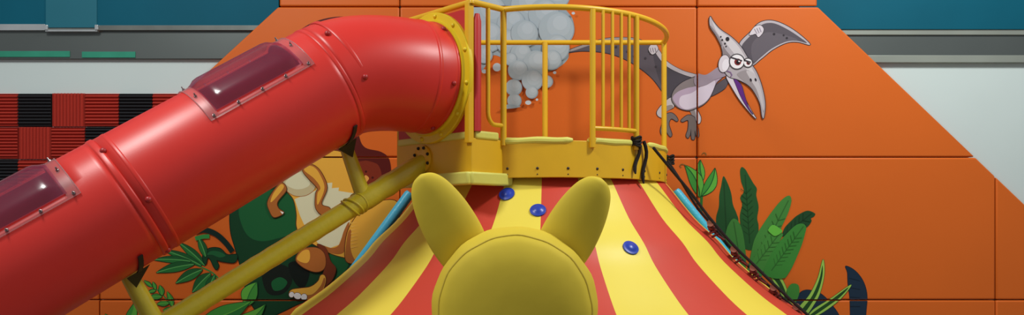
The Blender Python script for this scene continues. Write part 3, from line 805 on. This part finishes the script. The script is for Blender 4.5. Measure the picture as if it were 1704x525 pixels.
# clear bubble windows
def window(s0, s1, p0, p1, i0, i1, q0, q1):
    ns, npn = 24, 24; v = []; f = []
    for i in range(ns+1):
        s = s0+(s1-s0)*i/ns
        for k in range(npn+1):
            p = p0+(p1-p0)*k/npn
            v.append(slide_pt(s, p, .007))
    for i in range(ns):
        for k in range(npn):
            s = s0+(s1-s0)*(i+.5)/ns; p = p0+(p1-p0)*(k+.5)/npn
            if i0 < s < i1 and q0 < p < q1: continue
            q = i*(npn+1)+k; f.append((q, q+1, q+npn+2, q+npn+1))
    fl = mesh_obj('window_flange', v, f, M['flange'], sl, True)
    fl['label'] = 'clear flange of the bubble window'
    v = []; f = []
    for i in range(ns+1):
        a = i/ns; s = i0+(i1-i0)*a
        for k in range(npn+1):
            b = k/npn; p = q0+(q1-q0)*b
            e = min(1, min(a, 1-a)*9)*min(1, min(b, 1-b)*9); e = e*e*(3-2*e)
            v.append(slide_pt(s, p, .008 + .028*e))
    for i in range(ns):
        for k in range(npn):
            q = i*(npn+1)+k; f.append((q, q+1, q+npn+2, q+npn+1))
    pane = mesh_obj('window_bubble', v, f, M['window'], fl, True); pane['label'] = 'clear bubble window pane'
    # the pale cut edge of the sheet
    m = MB(); e = [slide_pt(s0+(s1-s0)*t/20, p1, .007) for t in range(21)] + [slide_pt(s1, p1+(p0-p1)*t/20, .007) for t in range(1, 21)] + [slide_pt(s1+(s0-s1)*t/20, p0, .007) for t in range(1, 21)] + [slide_pt(s0, p0+(p1-p0)*t/20, .007) for t in range(1, 20)]
    m.sweep(e, .0035, 6, True); m.build('window_edge', M['flange'], fl)
    pos = [(s0+.03+(s1-s0-.06)*t/4, p1-2.6) for t in range(5)] + [(s0+.025, p0+(p1-p0)*t/3) for t in (1, 2)] + [(s1-.025, p0+(p1-p0)*t/3) for t in (1, 2)] + [(s0+.03+(s1-s0-.06)*t/4, p0+2.6) for t in range(5)]
    for s, p in pos:
        m = MB(); c_ = slide_pt(s, p, .004); n_ = nrm(p)
        m.sweep([c_, c_+n_*.008, c_+n_*.009, c_+n_*.024, c_+n_*.026], .009, 8, False, 0, [.010, .009, .005, .0045, .002])
        m.build('window_screw', M['chrome'], fl)
window(.13, .83, -27, 67, .185, .775, -20.5, 61.5)
window(1.61, 2.39, -27, 67, 1.665, 2.335, -20.5, 61.5)
# ------------------------------------------------------------------ yellow strut under the slide
hd = Vector((sd.x, sd.y, 0)).normalized()
def plan(px):            # point in the slide's vertical plane seen at column px
    k = (px-CX)/F; o = Vector((-.57, 5.95, 0))
    t = (k*o.y - o.x)/(hd.x - k*hd.y); q = o + hd*t; return q
def on_plan(px, py):
    q = plan(px); return Vector((q.x, q.y, CAMZ+(HY-py)/F*q.y))
st = thing('slide_support_strut', 'long yellow vinyl wrapped strut sloping under the red slide', 'support strut', (on_plan(300, 523).x, on_plan(300, 523).y, 0))
sa, sb = on_plan(714, 266), on_plan(303, 521)
dd = (sb-sa).normalized(); tend = sa + dd*((sa.z-.05)/-dd.z)
m = MB(); N = 60; pts = []; rads = []
for i in range(N+1):
    t = i/N; pts.append(sa.lerp(tend, t))
    near = (sa-pts[-1]).length
    r = .066 + (.010 + .004*math.sin(near*40) if .12 < near < .62 else 0) + .0015*math.sin(near*60)
    rads.append(r if i else .06)
m.sweep(pts, .066, 20, False, 0, rads)
# tied wrinkles of the cover
for k, c in enumerate((.60, .645, .67)):
    ctr = sa + dd*c; ring_pts = []
    e = Vector((0, 0, 1)); e = (e-dd*e.dot(dd)).normalized(); b = dd.cross(e)
    for q in range(24):
        a = 2*math.pi*q/24; ring_pts.append(ctr + dd*.03*math.sin(a+k) + (e*math.cos(a)+b*math.sin(a))*.070)
    m.sweep(ring_pts, .008, 8, True)
m.build('wrapped_pole', M['wrap'], st)
cen = sa - fn*((sa-FC).dot(fn) - .014)
m = MB()
m.sweep([cen-fn*.012, cen, cen+fn*.004], .1, 28, False, 0, [.098, .098, .092]); m.build('end_flange', M['yellow'], st)
e = Vector((0, 0, 1)); b = fn.cross(e)
for k in range(8):
    a = 2*math.pi*(k+.5)/8
    m = MB(); m.dome(cen + fn*.006 + (e*math.cos(a)+b*math.sin(a))*.082, fn, .012, .013, 10); m.build('bolt', M['black'], st)
def stay(top, bot, brk, r0, r1):
    a, b_ = on_plan(*top), on_plan(*bot)
    m = MB(); m.sweep([a.lerp(b_, t/8) for t in range(9)], r0, 14, False, 0, [r0+(r1-r0)*t/8 for t in range(9)]); m.build('stay', M['wrap'], st)
    # black forked bracket gripping the joint
    s, phs = brk
    tops = [slide_pt(s, p, .006) for p in phs]
    m = MB(); w = sd*.028
    for i in range(len(tops)-1):
        pass
    ring_ = [slide_pt(s + .045*(k/(len(phs)-1)), p, .006) for k, p in enumerate(phs)]
    vv = []; ff = []
    for k, q in enumerate(ring_):
        nn = nrm(phs[k]); vv += [q-w*.5, q+w*.5, q+w*.5+nn*.008, q-w*.5+nn*.008]
    for k in range(len(ring_)-1):
        for j in range(4): ff.append((k*4+j, k*4+(j+1) % 4, k*4+4+(j+1) % 4, k*4+4+j))
    ff += [(0, 1, 2, 3), tuple((len(ring_)-1)*4+j for j in range(4))]
    m.add(vv, ff)
    z = ring_[-1]; low = a.lerp(b_, .28)
    side = Vector((dd.y, -dd.x, 0)).normalized()
    if side.y > 0: side = -side
    tri = [z-sd*.07, z+sd*.075, low+side*(r0+.006)]
    m.slab([p + side*.004 for p in tri], side, .012)
    m.build('bracket', M['black'], st)
stay((574, 240), (603, 322), (.075, (140, 148, 156, 164, 172)), .045, .055)
stay((211, 452), (262, 545), (1.545, (140, 148, 156, 164, 172)), .05, .06)
# ------------------------------------------------------------------ sky blue poles behind the cone
for (x0, y0, x1, y1, yy, lab) in ((683, 321, 560, 490, 6.84, 'sky blue padded pole leaning behind the left edge of the striped cone'),
                                 (1123, 318, 1262, 490, 6.84, 'sky blue padded pole leaning behind the right edge of the striped cone')):
    a, b_ = P(x0, y0, yy), P(x1, y1, yy); d = (b_-a); e_ = a + d*((a.z-.0)/-d.z)
    m = MB(); m.sweep([a, a+d*.02, a.lerp(e_, .3), a.lerp(e_, .6), e_], .042, 18, False, 0, [.034, .042, .042, .042, .042])
    o = m.build('padded_pole', M['sky']); tag(o, lab, 'pole', 'sky blue poles behind the cone')
# ------------------------------------------------------------------ black rope net at the right edge
rn = thing('rope_ladder', 'black rope ladder with knotted ends hanging down the right side of the striped cone', 'rope ladder', (1.2, 6.3, ZB))
def cone_edge(t, off, phi):
    i = min(int(t), npf-2); k = t-i; r = prof[i][0]+(prof[i+1][0]-prof[i][0])*k; z = prof[i][1]+(prof[i+1][1]-prof[i][1])*k
    p = cone_pt(phi, r, z); return Vector((p.x + off*math.sin(R_(phi)), p.y - off*math.cos(R_(phi)), z+off*.8))
knot_a = V(arc(39, 1, .03), ZF+.01); knot_b = V(arc(84, 1, .03), ZF-.05)
px_path = [(1087, 246), (1120, 286), (1150, 322), (1180, 362), (1222, 410), (1254, 441), (1288, 474), (1326, 509), (1362, 540)]
Yp = [5.93, 6.0, 6.03, 6.05, 6.03, 6.0, 5.96, 5.92, 5.88]
path1 = [P(x, y, Y) for (x, y), Y in zip(px_path, Yp)]
path1 = [tuple(p) for p in path1]
m = MB(); m.sweep([Vector(p) for p in catmull(path1, 8, False)], .011, 8); m.build('rope', M['rope'], rn)
px2 = [(1111, 268), (1132, 300), (1160, 345), (1186, 376), (1222, 420), (1254, 452), (1288, 484), (1326, 516), (1360, 546)]
path2 = [tuple(P(x, y, Y+.14)) for (x, y), Y in zip(px2, [6.2, 6.12, 6.08, 6.05, 6.03, 6.0, 5.96, 5.92, 5.88])]
m = MB(); m.sweep([Vector(p) for p in catmull(path2, 8, False)], .010, 8); m.build('rope', M['rope'], rn)
for (x, y, Y) in ((1182, 372, 6.05), (1221, 415, 6.03), (1253, 446, 6.0), (1287, 479, 5.96), (1325, 511, 5.92)):
    c = P(x, y, Y); m = MB()
    m.sweep([c, c+Vector((.02, .07, -.015)), c+Vector((.05, .2, -.04))], .019, 12, False, 0, [.025, .022, .02])
    m.build('rung', M['bead'], rn)
    m = MB()
    for k in range(3):
        q = c + Vector((.012+.014*k, .03, -.028-.03*k)); ring_pts = []
        for j in range(12): an = 2*math.pi*j/12; ring_pts.append(q+Vector((.020*math.cos(an), .018*math.sin(an), .012*math.sin(an+k))))
        m.sweep(ring_pts, .0075, 7, True)
    m.sweep([c+Vector((0, .02, -.02)), c+Vector((.06, .03, -.09)), c+Vector((.11, .05, -.12))], .009, 7)
    m.build('knot', M['rope_red'], rn)
# tied ends at the railing
m = MB(); pb = V(arc(39.3, 1, .036), 0)
def loops(c, r, n, mbx):
    for k in range(n):
        pts = []
        for j in range(14): an = 2*math.pi*j/14; pts.append(c+Vector((r*math.cos(an), r*math.sin(an), (k-n/2)*.018+.008*math.sin(an*2+k))))
        mbx.sweep(pts, .0085, 7, True)
loops(V(arc(AQ, 1, .012), ZF+.02), .032, 4, m)
for (a0, l, dx) in ((38.2, .235, .0), (42.5, .30, .02)):
    pts = []
    for k in range(9):
        t = k/8; p = arc(a0+dx*40*t+1.2*math.sin(t*5), 1, .022+.008*math.sin(t*7)); pts.append(V(p, ZF+.02-l*t))
    m.sweep(pts, .011, 7, False, 0, [.013]*8+[.006])
m.build('tied_end', M['rope'], rn)
m = MB(); loops(knot_b, .03, 4, m); m.build('tied_loop', M['rope'], rn)
# ------------------------------------------------------------------ plain yellow padded figure in front
hY = 3.9; hc = P(857, 512, hY)
pf = thing('padded_cushion_figure', 'plain round yellow padded cushion with two rounded flaps standing before the striped cone', 'padded figure', (hc.x, hY, 0))
v = []; f = []; NU = 72; HR = 137/F*hY
# profile from the middle of the front face over the gusset to the back (radius share, depth)
cprof = catmull([(.01, -.262), (.3, -.258), (.6, -.240), (.80, -.208), (.885, -.176), (.93, -.150), (.985, -.09), (1.0, 0.0), (.985, .09), (.93, .15), (.80, .208), (.5, .25), (.01, .262)], 5, False)
def cushion_pt(rs, d, an):
    wob = 1 + .006*math.sin(an*7+d*20)*rs + .004*math.sin(an*17+1)*rs
    k = 1.0 + .03*math.sin(an)**2*(1 if math.sin(an) < 0 else 0)
    return Vector((hc.x + HR*rs*wob*k*math.cos(an), hY + d, hc.z + HR*.985*rs*wob*math.sin(an)))
for (rs, d) in cprof:
    for k in range(NU): v.append(cushion_pt(rs, d, 2*math.pi*k/NU))
for i in range(len(cprof)-1):
    for k in range(NU): f.append((i*NU+k, i*NU+(k+1) % NU, (i+1)*NU+(k+1) % NU, (i+1)*NU+k))
f += [tuple(range(NU)), tuple((len(cprof)-1)*NU+k for k in range(NU))]
mesh_obj('round_cushion', v, f, M['plush'], pf, True)
m = MB(); m.sweep([cushion_pt(.893, -.172, 2*math.pi*t/90) for t in range(90)], .0045, 8, True)
m.build('seam_piping', M['piping'], pf)
def flap(b, t, wid, name):
    B_, T_ = P(*b, hY+.02), P(*t, hY-.02)
    ax = T_-B_; l = ax.length; ax.normalize(); th = Vector((0, -1, 0)); sd_ = ax.cross(th).normalized()
    prof = [(-.22, .85, .5), (0, 1.0, .8), (.2, 1.06, 1), (.42, 1.03, 1), (.62, .93, .95), (.8, .76, .85), (.91, .56, .7), (.97, .34, .5), (1.0, .05, .1)]
    prof = catmull(prof, 4, False); v = []; f = []; n = 28
    for (s, w, tk) in prof:
        for k in range(n):
            a = 2*math.pi*k/n; v.append(B_ + ax*l*s + sd_*wid*w*math.cos(a) + th*.06*tk*math.sin(a))
    for i in range(len(prof)-1):
        for k in range(n): f.append((i*n+k, i*n+(k+1) % n, (i+1)*n+(k+1) % n, (i+1)*n+k))
    f += [tuple(range(n)), tuple((len(prof)-1)*n+k for k in range(n))]
    mesh_obj(name, v, f, M['plush'], pf, True)
flap((772, 418), (700, 291), 44/F*hY, 'flap')
flap((930, 424), (1000, 297), 44/F*hY, 'flap')
m = MB(); m.sweep([Vector((hc.x, hY, z)) for z in (0, .03, .3, .6, .8)], .25, 32, False, 0, [.27, .30, .30, .28, .22]); m.build('padded_base', M['plush'], pf)
# ------------------------------------------------------------------ light
def lamp(name, loc, tgt, sx, sy, e, col=(1, 1, 1)):
    ld = bpy.data.lights.new(name, 'AREA'); ld.shape = 'RECTANGLE'; ld.size = sx; ld.size_y = sy; ld.energy = e; ld.color = col
    o = bpy.data.objects.new(name, ld); COL.objects.link(o); o.location = loc
    o.rotation_euler = (Vector(tgt)-Vector(loc)).to_track_quat('-Z', 'Y').to_euler(); return o
lamp('ceiling_lamp', (-3.35, 3.2, 5.8), (-2.2, 5.0, 1.6), .9, .9, 165, (.98, 1, .97))
lamp('ceiling_lamp', (3.3, 4.1, 5.8), (2.3, 6.2, 1.2), .8, .8, 205, (.98, 1, .97))
w = bpy.data.worlds.new('world'); SC.world = w; w.use_nodes = True
w.node_tree.nodes['Background'].inputs[0].default_value = (.9, .95, 1, 1); w.node_tree.nodes['Background'].inputs[1].default_value = .31
vs = SC.view_settings; vs.view_transform = 'Standard'; vs.look = 'None'; vs.exposure = 0; vs.gamma = 1; vs.use_curve_mapping = False
